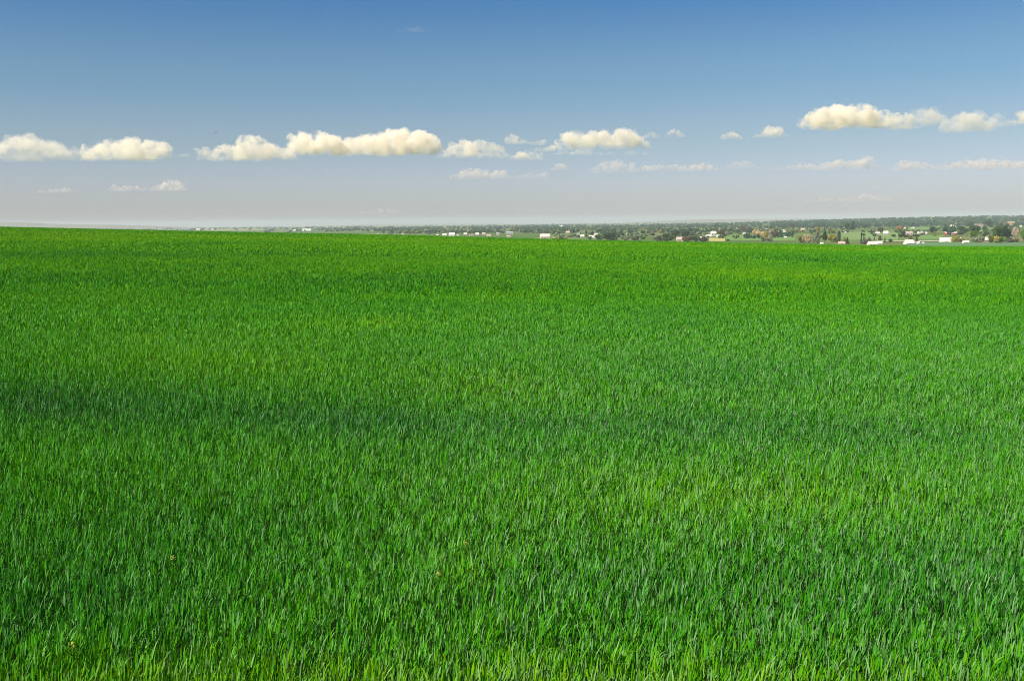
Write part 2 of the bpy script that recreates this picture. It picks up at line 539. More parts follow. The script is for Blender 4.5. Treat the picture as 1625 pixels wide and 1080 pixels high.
TREES = [
 # farm at the right, front row
 ('cone', 1451.5, 1457.5, 372.5, 383.5, 'conifer', 'dark pointed conifer just right of the first white barn'),
 ('round', 1441, 1449.5, 374.5, 383, 'olive', 'dark olive round tree rising behind the first white barn'),
 ('shrub', 1509, 1518, 375, 384.3, 'yellow', 'yellow olive shrub against the right end of the second white barn'),
 ('shrub', 1515, 1523, 373.5, 384.5, 'yellow', 'taller yellow olive shrub, second from the second white barn'),
 ('shrub', 1522, 1529, 376, 384.6, 'olive', 'olive shrub beside the narrow pale shed'),
 ('spread', 1537, 1551, 364.5, 385, 'bright', 'sunlit bright green tree left of the grey shrubs'),
 ('shrub', 1543, 1553, 372.5, 385.3, 'grey', 'grey green shrub under the sunlit bright green tree'),
 ('shrub', 1550, 1562, 374, 385.3, 'grey', 'grey green shrub left of the white cottage'),
 ('round', 1575, 1592, 360.5, 384.8, 'mid', 'tall green tree, left one of the big pair in the farmyard'),
 ('spread', 1585, 1606, 359.5, 385, 'dark', 'very large dark green tree, right one of the big pair'),
 ('shrub', 1568, 1578, 371.5, 385.6, 'olive', 'olive shrub at the left foot of the big green pair'),
 ('shrub', 1577, 1587, 373.5, 385.8, 'yellow', 'yellow green shrub in front of the big pair, middle one'),
 ('shrub', 1585, 1596, 372.8, 385.6, 'bright', 'bright green shrub in front of the very large dark tree'),
 ('spread', 1606, 1617, 362.5, 383, 'pink', 'pale pinkish blossoming tree right of the big dark tree'),
 ('shrub', 1598, 1609, 377, 385, 'purple', 'low purple grey bush below the pinkish tree, left one'),
 ('shrub', 1609, 1618, 378, 385, 'brown', 'low brown bush below the pinkish tree, right one'),
 ('round', 1617, 1632, 364.5, 384.5, 'bright', 'bright green tree cut by the right edge of the picture'),
 ('cone', 1480, 1486.5, 365.5, 375, 'olive', 'small dark lone tree on the green paddock'),
 # row at px 1260-1420
 ('shrub', 1264, 1275, 374, 384.8, 'olive', 'olive green shrub at the left end of the mixed clump'),
 ('bushtree', 1272, 1280, 371.5, 385.4, 'tan', 'pale tan tree, first of two in the mixed clump'),
 ('bushtree', 1279, 1288, 371, 385.6, 'tan', 'pale tan tree touching the grey green tree'),
 ('bushtree', 1287, 1296, 367.5, 386, 'grey', 'grey green tree with pale top in the mixed clump'),
 ('bushtree', 1294, 1303, 367, 386, 'grey', 'grey green tree between pale tree and dark tree'),
 ('round', 1303, 1313, 367.5, 386.6, 'dark', 'dark grey green tree at the right end of the clump'),
 ('round', 1295, 1303, 360, 373, 'yellow', 'yellow brown treetop showing above the mixed clump'),
 ('shrub', 1315, 1327, 369.5, 384.4, 'yellow', 'yellow olive bushy tree left of the dark poplar'),
 ('column', 1328, 1334.3, 366.5, 384.6, 'conifer', 'dark broad poplar column above the tan shed'),
 ('shrub', 1336, 1344, 376, 385.5, 'olive', 'olive bush behind the tan shed'),
 ('cone', 1341, 1348.5, 376, 387.5, 'conifer', 'stout dark conifer right of the tan shed'),
 ('cone', 1364.6, 1368.6, 367.5, 387.4, 'conifer', 'slim dark conifer, taller left one of the twins'),
 ('cone', 1368.8, 1372.6, 368.3, 386, 'conifer', 'slim dark conifer, right one of the twins'),
 ('shrub', 1368, 1377, 378.5, 387.5, 'purple', 'purple grey bush at the foot of the twin conifers'),
 ('shrub', 1375, 1382, 377, 387, 'purple', 'purple grey bush left of the white farmhouse roofs'),
 ('cone', 1385, 1389.5, 375.3, 384.5, 'brown', 'small brown pointed tree behind the white farmhouse'),
 ('round', 1393, 1400, 374.5, 384, 'brown', 'small brown round tree behind the white farmhouse wing'),
 ('cone', 1401.5, 1406.5, 375.5, 385, 'mid', 'small green pointed tree right of the white farmhouse'),
 ('shrub', 1408.5, 1416, 378.3, 384.8, 'mid', 'low green bush on the lane right of the farmhouse'),
 ('cone', 1381, 1385.6, 361.5, 371.8, 'conifer', 'dark conifer left of the two white mid-field roofs'),
 ('round', 1391.5, 1402, 361.3, 369.8, 'brown', 'brown tree behind the two white mid-field roofs'),
 ('spread', 1420.5, 1432.5, 359, 368.6, 'orange', 'round orange brown tree in the middle of the plain'),
 ('shrub', 1429.5, 1437, 366.5, 374.5, 'dark', 'dark bush under the orange brown tree'),
 ('round', 1339, 1349, 352.5, 368.5, 'mid', 'big green tree, left one above the light pasture'),
 ('round', 1347, 1359, 352, 369, 'blue', 'big blue green tree, right one above the light pasture'),
 ('spread', 1494, 1507, 359, 370.3, 'dark', 'dark tree behind the red roofed building, left one'),
 ('spread', 1504, 1518, 357.8, 370, 'dark', 'dark tree behind the red roofed building, middle one'),
 ('spread', 1516, 1530, 359, 370, 'blue', 'dark tree behind the red roofed building, right one'),
 ('shrub', 1520, 1533, 367, 372.6, 'dark', 'low dark hedge bush right of the red roofed building'),
 ('round', 1562, 1574, 350, 361.5, 'dark', 'dark tree at the right end of the long pink building'),
 ('round', 1584, 1592, 350.5, 361, 'grey', 'pale grey green tree far behind the big pair, left one'),
 ('round', 1592, 1600, 351, 361.5, 'grey', 'pale grey green tree far behind the big pair, middle one'),
 ('round', 1599, 1612, 351.5, 360.5, 'tan', 'pale tan tree far behind the big pair, right one'),
 # clump 1100-1260
 ('shrub', 1099, 1111, 373, 383, 'dark', 'dark bush just left of the yellow strip'),
 ('shrub', 1108, 1122, 375, 384, 'purple', 'purple brown bush just left of the yellow strip'),
 ('shrub', 1153, 1157.5, 378.3, 382.6, 'dark', 'tiny dark bush right of the yellow strip'),
 ('spread', 1137, 1149, 365.5, 375.2, 'brown', 'brown tree right of the white farm buildings'),
 ('spread', 1174, 1184, 359, 370, 'brown', 'reddish brown tree above the white cottage, left one'),
 ('spread', 1182, 1192, 360, 370.3, 'purple', 'purple grey tree right of the white cottage'),
 ('bushtree', 1195, 1205, 361, 376.5, 'tan', 'pale tan tree, leftmost of the blossoming thicket'),
 ('bushtree', 1203, 1213, 364, 378.5, 'tan', 'pale tan tree, second of the blossoming thicket'),
 ('shrub', 1211, 1220, 366.5, 380, 'yellow', 'yellow olive bush inside the blossoming thicket'),
 ('bushtree', 1218, 1227, 363.5, 378, 'pink', 'pinkish tree inside the blossoming thicket'),
 ('bushtree', 1226, 1234, 366, 377.5, 'brown', 'brown tree at the right end of the blossoming thicket'),
 ('shrub', 1206, 1216, 375.5, 383, 'grey', 'pale grey bush in front of the blossoming thicket, left one'),
 ('shrub', 1215, 1226, 376.5, 383, 'grey', 'pale grey bush in front of the blossoming thicket, right one'),
 ('shrub', 1193.6, 1196.6, 373.3, 377.5, 'conifer', 'tiny dark bush left of the blossoming thicket'),
 ('shrub', 1233, 1245, 367.5, 376.3, 'dark', 'dark green bush right of the blossoming thicket'),
 ('cone', 1255.5, 1259.8, 366.8, 376.4, 'dark', 'small dark conifer on the meadow edge'),
 # around 940-1115
 ('shrub', 945, 963, 369.3, 381, 'mid', 'dense green bush on the brow of the wheat, left half'),
 ('shrub', 959, 983, 368.8, 381.3, 'dark', 'dense dark green bush on the brow of the wheat, right half'),
 ('shrub', 986, 1001, 371.8, 381.5, 'grey', 'grey green bush on the brow, left one of two'),
 ('shrub', 999, 1014, 372.5, 382, 'grey', 'grey green bush on the brow, right one of two'),
 ('shrub', 1036, 1052, 369.3, 383, 'grey', 'pale grey green bush left of the pink roofed shed'),
 ('shrub', 1050, 1069, 368.5, 383.5, 'mid', 'green bush touching the pink roofed shed'),
 ('spread', 1064, 1080, 366.5, 379, 'dark', 'dark green tree behind the pink roofed shed, left one'),
 ('spread', 1078, 1094, 367, 379, 'dark', 'dark green tree behind the pink roofed shed, right one'),
 ('shrub', 1084, 1101, 372, 383.5, 'brown', 'dark brown thicket right of the pink roofed shed'),
]
for t in TREES:
    tree_px(*t)

# trees of the plain that only their place tells apart
def scatter(n, px0, px1, yb0, yb1, kinds, h0, h1, label, group, seed, wr=(0.75, 1.25), avoid=()):
    rnd = random.Random(seed)
    k = 0
    while k < n:
        px = rnd.uniform(px0, px1)
        f = rnd.random()
        lift = -0.0105 * (px - 812)
        py = 353 + lift + yb0 + (yb1 - yb0) * f
        if any(a <= px <= b and c <= py - 353 - lift <= d for a, b, c, d in avoid):
            continue
        x, y, z = at(px, py)
        sh, fol = rnd.choice(kinds)
        h = rnd.uniform(h0, h1)
        if sh in ('shrub',): h *= 0.55
        w = h * rnd.uniform(*wr) * {'round': .95, 'spread': 1.25, 'shrub': 1.6, 'column': .3, 'cone': .5}[sh]
        plant(sh, x, y, z, w, h, fol, label, group, True)
        k += 1


AV2 = ((1492, 1526, 20, 40), (1532, 1566, 13, 20), (1502, 1519, 11.5, 18), (1432, 1462, 37, 50))
AV = AV2 + ((1330, 1425, 15, 40), (1440, 1500, 12, 40))
BL = [('round', 'blue'), ('spread', 'blue'), ('round', 'dark'), ('spread', 'dark'), ('round', 'mid'), ('cone', 'conifer')]
MIX = BL + [('round', 'olive'), ('spread', 'grey'), ('shrub', 'grey'), ('column', 'dark'), ('shrub', 'olive'), ('round', 'mid')]
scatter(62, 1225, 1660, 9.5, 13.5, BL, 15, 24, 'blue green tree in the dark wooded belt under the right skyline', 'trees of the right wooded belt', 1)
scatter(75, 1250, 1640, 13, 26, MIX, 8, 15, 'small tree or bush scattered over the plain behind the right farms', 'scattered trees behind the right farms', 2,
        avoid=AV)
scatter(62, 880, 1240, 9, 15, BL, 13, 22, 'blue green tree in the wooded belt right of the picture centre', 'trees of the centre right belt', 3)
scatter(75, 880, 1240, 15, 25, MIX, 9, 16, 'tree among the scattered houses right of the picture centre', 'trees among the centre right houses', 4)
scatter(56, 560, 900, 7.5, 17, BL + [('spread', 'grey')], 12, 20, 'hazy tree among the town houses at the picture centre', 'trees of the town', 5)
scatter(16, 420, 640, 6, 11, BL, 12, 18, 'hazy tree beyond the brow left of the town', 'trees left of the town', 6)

SHR = [('shrub', 'olive'), ('shrub', 'grey'), ('shrub', 'dark'), ('shrub', 'mid'), ('shrub', 'mid'), ('shrub', 'blue')]
scatter(105, 1250, 1650, 12, 31, SHR, 8, 17, 'low bush in the ragged hedges of the plain at the right', 'hedge bushes of the plain at right', 7, (.9, 2.0), AV2)
scatter(75, 880, 1250, 12, 27, SHR, 8, 17, 'low bush in the ragged hedges right of the picture centre', 'hedge bushes right of centre', 8, (.9, 2.0))
# far woods: nobody could count them
def woods(zones, label, seed):
    rng = np.random.default_rng(seed)
    V, Q, MI = [], [], []; base = 0
    for n, px0, px1, d0, d1, h0, h1, gap in zones:
        for k in range(n):
            px = rng.uniform(px0, px1)
            d = 1 / rng.uniform(1 / d1, 1 / d0)
            if vnoise(px / 24.0, d / 330.0, seed) < gap: continue
            x, y, z = at_depth(px, d)
            h = rng.uniform(h0, h1); w = h * rng.uniform(0.9, 1.7)
            p, d_ = crown_points('spread' if rng.random() < .6 else 'shrub', 44, rng)
            p[:, 2] = np.clip(p[:, 2], 0.0, 1)
            v, q = leaf_cloud(p, d_, 0.2, rng)
            v = v * np.array([w, w, h]) + np.array([x, y, z])
            V.append(v); Q.append(q + base); base += len(v)
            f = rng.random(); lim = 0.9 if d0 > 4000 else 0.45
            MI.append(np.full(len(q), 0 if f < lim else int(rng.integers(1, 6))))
    V = np.concatenate(V); Q = np.concatenate(Q)
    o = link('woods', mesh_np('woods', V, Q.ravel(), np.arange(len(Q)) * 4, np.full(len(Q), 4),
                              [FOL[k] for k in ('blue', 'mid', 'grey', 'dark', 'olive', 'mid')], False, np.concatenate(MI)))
    return tag(o, label, 'woods', kind='stuff')


woods([(2300, 1225, 1720, 4600, 9500, 14, 25, .28), (1700, 540, 1240, 5200, 14000, 13, 22, .40), (1000, 860, 1240, 3200, 5600, 9, 17, .45),
       (900, 610, 900, 3700, 6000, 10, 17, .42), (420, 880, 1260, 2100, 3800, 5, 11, .5), (300, 1230, 1660, 2600, 4300, 5, 10, .66), (260, 420, 640, 5000, 9000, 10, 18, .45), (520, 60, 600, 8000, 19000, 14, 24, .42)],
      'hazy far woods massed along the skyline of the plain', 21)

# ------------------------------------------------------------------ buildings
BW = {
    'white': solid('white painted boards', (0.52, 0.51, 0.46), 0.6, 0.06, 1.0),
    'cream': solid('cream render', (0.46, 0.42, 0.34), 0.8, 0.08, 1.0),
    'pink': solid('pink brick', (0.36, 0.27, 0.235), 0.85, 0.12, 1.0),
    'grey': solid('grey boards', (0.36, 0.35, 0.36), 0.8, 0.1, 1.0),
    'tan': solid('tan boards', (0.45, 0.34, 0.23), 0.8, 0.1, 1.0),
    'red': solid('red barn boards', (0.30, 0.055, 0.045), 0.8, 0.12, 1.0),
}
BR = {
    'white': solid('white metal roof', (0.50, 0.49, 0.44), 0.6, 0.05, 0.6),
    'grey': solid('grey shingles', (0.25, 0.25, 0.27), 0.85, 0.15, 0.8),
    'brown': solid('brown shingles', (0.21, 0.14, 0.11), 0.85, 0.15, 0.8),
    'tan': solid('tan shingles', (0.34, 0.27, 0.20), 0.85, 0.12, 0.8),
    'red': solid('red metal roof', (0.36, 0.10, 0.09), 0.6, 0.1, 0.8),
    'pale': solid('pale pink tiles', (0.42, 0.34, 0.31), 0.8, 0.1, 0.8),
}
m_glass = solid('dark window glass', (0.03, 0.035, 0.04), 0.15, 0.1, 1.0, 0.5)
m_door = solid('grey door boards', (0.22, 0.20, 0.18), 0.7, 0.12, 1.0)


def house(name, x, y, z, w, d, h, wallm, roofm, label, cat='house', group=None, rz=0.0, roof_share=0.5, detail=2, hip=0.0):
    """gabled building, ridge along its own x"""
    e = link(name, None, None, (x, y, z))
    e.rotation_euler.z = rz
    tag(e, label, cat, group)
    if y > 2600: h *= 0.62; w *= 0.75; d *= 0.75
    hw = h * (1 - roof_share)
    bm = bmesh.new()                                    # walls with gables
    X, Y = w / 2, d / 2
    pr = [(-Y, -0.5), (Y, -0.5), (Y, hw), (0, h - 0.12), (-Y, hw)]
    if hip: pr = [(-Y, -0.5), (Y, -0.5), (Y, hw), (-Y, hw)]
    A = [bm.verts.new((-X, p[0], p[1])) for p in pr]; B = [bm.verts.new((X, p[0], p[1])) for p in pr]
    bm.faces.new(A); bm.faces.new(B)
    for k in range(len(pr)):
        bm.faces.new((A[k], A[(k + 1) % len(pr)], B[(k + 1) % len(pr)], B[k]))
    bm_obj('wall', bm, BW[wallm], e)
    bm = bmesh.new()                                    # roof with eaves
    ov = 0.35; t = 0.16
    s = (h - hw) / Y
    ze = hw - ov * s
    xr = X + ov - hip
    for dz in (0,):
        rows = []
        for zz in (0.02, 0.02 + t):
            rows.append([bm.verts.new(p) for p in ((-X - ov, -Y - ov, ze + zz), (X + ov, -Y - ov, ze + zz), (X + ov, Y + ov, ze + zz), (-X - ov, Y + ov, ze + zz), (-xr, 0, h + zz), (xr, 0, h + zz))])
        for r_, fl in ((rows[0], 1), (rows[1], 0)):
            fs = [(0, 1, 5, 4), (2, 3, 4, 5)]
            if hip: fs += [(1, 2, 5), (3, 0, 4)]
            for f in fs: bm.faces.new([r_[i] for i in f])
        a, b = rows
        ed = [(0, 1), (2, 3)] + ([(1, 2), (3, 0)] if hip else [(1, 5), (5, 2), (3, 4), (4, 0)])
        for i, j in ed: bm.faces.new((a[i], a[j], b[j], b[i]))
    rf = bm_obj('roof', bm, BR[roofm], e)
    if detail >= 1:
        bm = bmesh.new(); dw = min(0.22 * w, 4.0); dh = min(hw * 0.8, 3.2)
        box(bm, -dw / 2, dw / 2, -Y - 0.06, -Y + 0.05, 0, dh)
        bm_obj('door', bm, m_door, e)
    if detail >= 2:
        for k in (-1, 1):
            bm = bmesh.new(); ww = min(1.4, w * .1)
            box(bm, k * w * 0.3 - ww / 2, k * w * 0.3 + ww / 2, -Y - 0.05, -Y + 0.05, hw * 0.38, hw * 0.8)
            bm_obj('window', bm, m_glass, e)
    if detail >= 3:
        bm = bmesh.new(); box(bm, w * .2, w * .2 + .7, -.2, .5, h - .5, h + 0.9)
        bm_obj('chimney', bm, BW['grey'], rf)
    return e


def house_px(name, px0, px1, ytop, ybase, wallm, roofm, label, cat='house', rz=0.0, share=0.5, detail=2, dr=0.55, hip=0.0, group=None):
    x, y, z = at((px0 + px1) / 2, ybase)
    s = y / F0
    w = (px1 - px0) * s; h = max((ybase - ytop) * s, 2.6)
    return house(name, x, y, z, w, max(w * dr, 3.0), h, wallm, roofm, label, cat, group, rz, share, detail, hip * w)


HOUSES = [
 ('barn', 1435.3, 1449, 380.3, 387.8, 'white', 'white', 'broad white barn at the wheat edge left of the dark conifer', 'barn', 0.15, .72, 1, .7),
 ('shed', 1449, 1454, 383, 387.6, 'grey', 'grey', 'small grey lean-to shed joined to the first white barn', 'shed', 0.0, .45, 1, .8),
 ('shed', 1455.4, 1459, 383, 387.6, 'white', 'white', 'small white shed under the dark pointed conifer', 'shed', 0.2, .45, 1, .9),
 ('hut', 1463.5, 1466, 384.2, 387, 'white', 'white', 'tiny white hut standing alone between the barns', 'hut', 0.0, .4, 1, .9),
 ('barn', 1491.5, 1510, 376.8, 384.3, 'white', 'white', 'long white roofed barn left of the yellow olive shrubs', 'barn', -0.18, .7, 1, .5),
 ('shed', 1521.8, 1524.4, 376.6, 384, 'cream', 'white', 'narrow pale shed among the yellow olive shrubs', 'shed', 0.0, .3, 1, 1.0),
 ('shed', 1527.5, 1537, 381.8, 386.2, 'white', 'white', 'low white shed in front of the sunlit bright green tree', 'shed', 0.1, .6, 1, .6),
 ('cottage', 1561, 1568.3, 376, 385, 'tan', 'white', 'white roofed tan cottage right of the grey shrubs', 'cottage', 0.15, .55, 2, .8),
 ('barn', 1498.5, 1519, 367.6, 372.6, 'red', 'pale', 'long red building with pale roof in front of dark trees', 'barn', 0.05, .45, 1, .35),
 ('warehouse', 1506.5, 1516.5, 353, 358.3, 'white', 'white', 'white warehouse above the red building near the skyline', 'warehouse', 0.1, .6, 1, .6),
 ('warehouse', 1536, 1562.5, 352.8, 359.3, 'pink', 'brown', 'very long pink walled building with brown roof', 'warehouse', 0.0, .35, 2, .3),
 ('house', 1527.5, 1535.5, 354.6, 358.8, 'white', 'pale', 'pale low house at the left end of the long pink building', 'house', 0.1, .5, 2, .6),
 ('house', 1617.8, 1621.4, 355.8, 360.5, 'white', 'white', 'tiny white house near the skyline at the right edge', 'house', 0.1, .5, 2, .8),
 ('house', 1437, 1447.5, 367.3, 373.2, 'grey', 'tan', 'grey house with tan roof right of the dark bush', 'house', 0.0, .4, 3, .5),
 ('shed', 1455.8, 1458.4, 367.6, 372.4, 'white', 'white', 'tiny white shed left of the slant roofed white shed', 'shed', 0.0, .4, 1, .9),
 ('shed', 1460, 1465, 367.6, 371.8, 'white', 'white', 'white shed with slanting roof in mid-plain', 'shed', 0.5, .6, 1, .8),
 ('shed', 1468.3, 1471, 368, 371.8, 'cream', 'white', 'tiny cream shed right of the slant roofed white shed', 'shed', 0.0, .4, 1, .9),
 ('house', 1434, 1437.4, 359.5, 362.8, 'white', 'white', 'small white house right of the orange tree, left one', 'house', 0.0, .5, 2, .8),
 ('house', 1446, 1452, 358.8, 362.6, 'white', 'white', 'small white house right of the orange tree, wider right one', 'house', 0.0, .5, 2, .6),
 ('shed', 1330.5, 1340.5, 383, 388, 'tan', 'tan', 'tan roofed shed beneath the dark poplar column', 'shed', -0.1, .6, 1, .6),
 ('farmhouse', 1377, 1391, 382.8, 389.2, 'cream', 'white', 'white roofed farmhouse right of the purple bushes', 'farmhouse', 0.15, .65, 3, .6),
 ('farmhouse', 1392, 1399.3, 382.5, 388, 'tan', 'white', 'white roofed wing right of the farmhouse', 'farmhouse', -0.1, .65, 2, .7),
 ('house', 1389, 1396, 368, 372.3, 'grey', 'white', 'white roofed house in mid-plain, left one of two', 'house', 0.1, .6, 2, .6),
 ('house', 1402, 1409, 366.5, 372.5, 'grey', 'white', 'white roofed house in mid-plain, right one of two', 'house', -0.3, .6, 2, .7),
 ('house', 1337, 1339.8, 363.3, 368.4, 'cream', 'tan', 'tiny cream house below the big green tree', 'house', 0, .5, 2, .8),
 ('house', 1340, 1343, 366.3, 370, 'cream', 'white', 'tiny pale house at the top of the light pasture', 'house', 0, .5, 2, .8),
 ('shed', 1301.6, 1306, 384.6, 388.3, 'white', 'white', 'small white shed in front of the dark grey green tree', 'shed', 0, .5, 1, .8),
 ('house', 1242, 1247, 363, 371, 'white', 'pale', 'narrow white house above the dark green bush', 'house', .2, .5, 2, .9),
 ('shed', 1245, 1248, 375.5, 378, 'white', 'white', 'tiny white hut on the meadow below the dark green bush', 'hut', 0, .5, 1, .8),
 ('house', 1270, 1278, 359.6, 366.4, 'pink', 'pale', 'pinkish house under the wooded belt left of yellow treetop', 'house', 0.1, .5, 2, .7),
 ('farmhouse', 1128, 1136.2, 367, 375, 'white', 'white', 'white two storey farmhouse behind the yellow strip', 'farmhouse', 0.1, .4, 3, .7),
 ('barn', 1120, 1128.4, 372, 376.2, 'white', 'white', 'low white barn left of the white farmhouse', 'barn', 0.25, .6, 1, .5),
 ('shed', 1137, 1142, 372.8, 376, 'white', 'white', 'low white shed right of the white farmhouse', 'shed', 0.0, .6, 1, .6),
 ('cottage', 1178, 1184, 367.6, 372.5, 'white', 'white', 'white cottage under the reddish brown tree', 'cottage', .1, .55, 2, .7),
 ('shed', 1188, 1190.8, 370.8, 373.6, 'white', 'white', 'tiny white hut right of the white cottage', 'hut', 0, .5, 1, .8),
 ('shed', 1073, 1083, 376.0, 383.3, 'tan', 'pale', 'shed with pale pink roof on the brow of the wheat', 'shed', .1, .55, 1, .6),
 ('house', 968, 975.5, 361.8, 366.8, 'white', 'brown', 'white house with dark roof above the dense green bush', 'house', .1, .45, 2, .6),
 ('warehouse', 994, 1006, 362, 366.3, 'grey', 'white', 'long white roofed shed under the wooded belt', 'warehouse', -.1, .6, 1, .4),
 ('house', 1030, 1043, 363.3, 368, 'cream', 'white', 'pale roofed house right of the long white roofed shed', 'house', .1, .5, 2, .5),
 ('house', 1023.5, 1027.5, 366.5, 369.8, 'white', 'white', 'tiny white house left of the pale roofed house', 'house', 0, .5, 2, .8),
 ('house', 1083, 1086.5, 360, 364, 'white', 'white', 'tiny bright white house inside the wooded belt', 'house', 0, .5, 2, .8),
 ('house', 1109.5, 1113.5, 375, 379.5, 'white', 'white', 'tiny white house left of the low white barn', 'house', 0, .5, 2, .8),
 ('house', 942.8, 948.6, 370, 377.5, 'white', 'white', 'white house at the left edge of the dense green bush', 'house', .2, .5, 2, .7),
 ('house', 935, 943.5, 373.3, 377.8, 'white', 'white', 'low white house left of the dense green bush', 'house', 0, .6, 2, .6),
 ('house', 920, 928, 370.3, 376, 'white', 'white', 'white house second left of the dense green bush', 'house', 0, .6, 2, .6),
 ('house', 915, 920.5, 367.8, 373, 'white', 'grey', 'small grey roofed house behind the white house', 'house', 0, .5, 2, .7),
 ('warehouse', 887.5, 895.5, 356, 361.5, 'white', 'white', 'bright white shed on the skyline of the town', 'warehouse', 0, .5, 1, .5),
 ('house', 897, 905, 364.3, 370.5, 'cream', 'pale', 'pale roofed house below the bright white skyline shed', 'house', .1, .5, 2, .6),
 ('house', 857, 872, 371, 378.5, 'tan', 'white', 'white roofed house on the brow left of centre bush', 'house', .15, .6, 2, .5),
 ('warehouse', 801, 816, 364.5, 372, 'grey', 'grey', 'grey town building with flat pitch roof', 'warehouse', 0, .35, 2, .5),
 ('house', 787, 793, 366, 373, 'cream', 'grey', 'cream town house left of the grey town building', 'house', 0, .5, 2, .7),
 ('house', 803, 811, 371.5, 377, 'cream', 'tan', 'tan roofed town house below the grey town building', 'house', 0, .5, 2, .7),
 ('warehouse', 711, 723.5, 366.3, 374.3, 'white', 'white', 'largest bright white building of the town', 'warehouse', -.15, .55, 1, .6),
 ('warehouse', 701, 709.5, 368, 374.5, 'white', 'white', 'bright white building left of the largest one', 'warehouse', .1, .55, 1, .6),
 ('house', 692.5, 696, 370.3, 374.5, 'white', 'white', 'tiny white house at the left end of the white row', 'house', 0, .5, 2, .8),
 ('house', 724, 729, 369.5, 374.6, 'white', 'grey', 'low pale house right of the largest white building', 'house', 0, .5, 2, .7),
 ('house', 735, 742, 366.8, 373.5, 'pink', 'white', 'pink town house with white roof', 'house', .1, .5, 2, .6),
 ('house', 743, 752, 369, 375, 'pink', 'brown', 'pink town house with brown roof', 'house', .1, .5, 2, .6),
 ('house', 754, 761, 366.8, 373.5, 'grey', 'white', 'grey town house with white roof', 'house', -.1, .5, 2, .6),
 ('house', 764, 771, 366.5, 373, 'pink', 'pale', 'pink town house with pale roof', 'house', .1, .5, 2, .6),
 ('house', 771, 780, 369.5, 375, 'cream', 'tan', 'cream town house with tan roof', 'house', 0, .5, 2, .6),
 ('warehouse', 657, 665.5, 358.6, 363.5, 'white', 'white', 'bright white shed on the skyline left of the town', 'warehouse', 0, .5, 1, .5),
 ('warehouse', 478, 496, 361, 366.5, 'white', 'white', 'wide pale warehouse beyond the brow in the haze', 'warehouse', 0, .5, 1, .4),
 ('house', 465.5, 470, 362, 366.8, 'white', 'white', 'small white house left of the wide pale warehouse', 'house', 0, .5, 2, .7),
 ('house', 539, 546, 358.5, 363, 'white', 'white', 'pale house on the skyline right of the pale warehouse', 'house', 0, .5, 2, .7),
 ('house', 335, 341, 362, 365, 'white', 'white', 'small white house beyond the brow at left', 'house', 0, .5, 2, .7),
 ('warehouse', 310.5, 321, 361.4, 365, 'white', 'white', 'white shed beyond the brow at left', 'warehouse', 0, .5, 1, .5),
]
for h in HOUSES:
    house_px(*h)

rnd = random.Random(31)
for k in range(11):
    px = rnd.uniform(590, 930); off = rnd.uniform(9, 19)
    x, y, z = at(px, 353 - 0.0105 * (px - 812) + off)
    w = rnd.uniform(7, 12)
    house('house', x, y, z, w, w * .7, rnd.uniform(5, 8), rnd.choice(['white', 'cream', 'grey', 'pink']), rnd.choice(['grey', 'white', 'tan', 'brown']),
          'small house half hidden among the hazy trees of the town', 'house', 'small houses of the town', rnd.uniform(-.3, .3), .5, 0)
for k in range(15):
    px = rnd.uniform(930, 1330); off = rnd.uniform(11, 20)
    x, y, z = at(px, 353 - 0.0105 * (px - 812) + off)
    w = rnd.uniform(7, 11)
    house('house', x, y, z, w, w * .7, rnd.uniform(5, 7.5), rnd.choice(['white', 'cream', 'tan', 'grey']), rnd.choice(['white', 'grey', 'white', 'pale']),
          'small house among the trees right of the picture centre', 'house', 'small houses right of centre', rnd.uniform(-.3, .3), .5, 0)

# ------------------------------------------------------------------ wheat
PATCH = []          # (x, y, rx, ry, strength): darker bluer (+) or yellower (-) crop, painted shade band included


def patch(px, py, wx, hy, s):
    x, y = field_pt(px, py)
    x1, _ = field_pt(px + wx, py)
    _, ya = field_pt(px, py - hy); _, yb = field_pt(px, py + hy)
    PATCH.append((x, y, max(abs(x1 - x), .2), max(abs(ya - yb) / 2, .2), s))


for p in [(60, 440, 330, 24, .5), (300, 386, 60, 5, .7), (480, 398, 90, 6, .35), (1280, 410, 60, 5, .7), (1250, 397, 420, 5, .45),
          (90, 630, 330, 36, .95), (560, 650, 260, 30, .68), (1000, 660, 300, 22, .55), (1450, 680, 280, 20, .5),  # dark band across the field: bluer crop with shade put into its colour
          (900, 420, 200, 9, .3), (200, 400, 180, 8, .3), (600, 440, 150, 12, .35), (1150, 590, 160, 30, .35),
          (300, 830, 260, 60, .35), (1450, 880, 200, 60, .25), (1000, 900, 200, 40, .3), (100, 940, 200, 60, .5),
          (235, 528, 18, 6, -1.2), (600, 505, 30, 6, -.7), (300, 560, 260, 20, -.5), (780, 590, 90, 20, -.5),
          (1200, 770, 330, 44, -.85), (600, 425, 110, 6, -.4), (1100, 380, 700, 6, -.5), (1350, 440, 300, 16, -.3),
          (735, 880, 22, 16, -.8), (800, 1060, 900, 36, -.75), (760, 383, 420, 6, -.8)]:
    patch(*p)


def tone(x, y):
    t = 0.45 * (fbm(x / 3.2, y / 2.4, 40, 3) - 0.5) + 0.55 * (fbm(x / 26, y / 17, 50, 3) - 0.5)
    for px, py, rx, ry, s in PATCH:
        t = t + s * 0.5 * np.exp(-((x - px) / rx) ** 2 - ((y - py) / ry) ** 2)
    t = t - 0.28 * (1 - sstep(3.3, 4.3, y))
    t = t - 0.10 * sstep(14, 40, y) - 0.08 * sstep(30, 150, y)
    return t


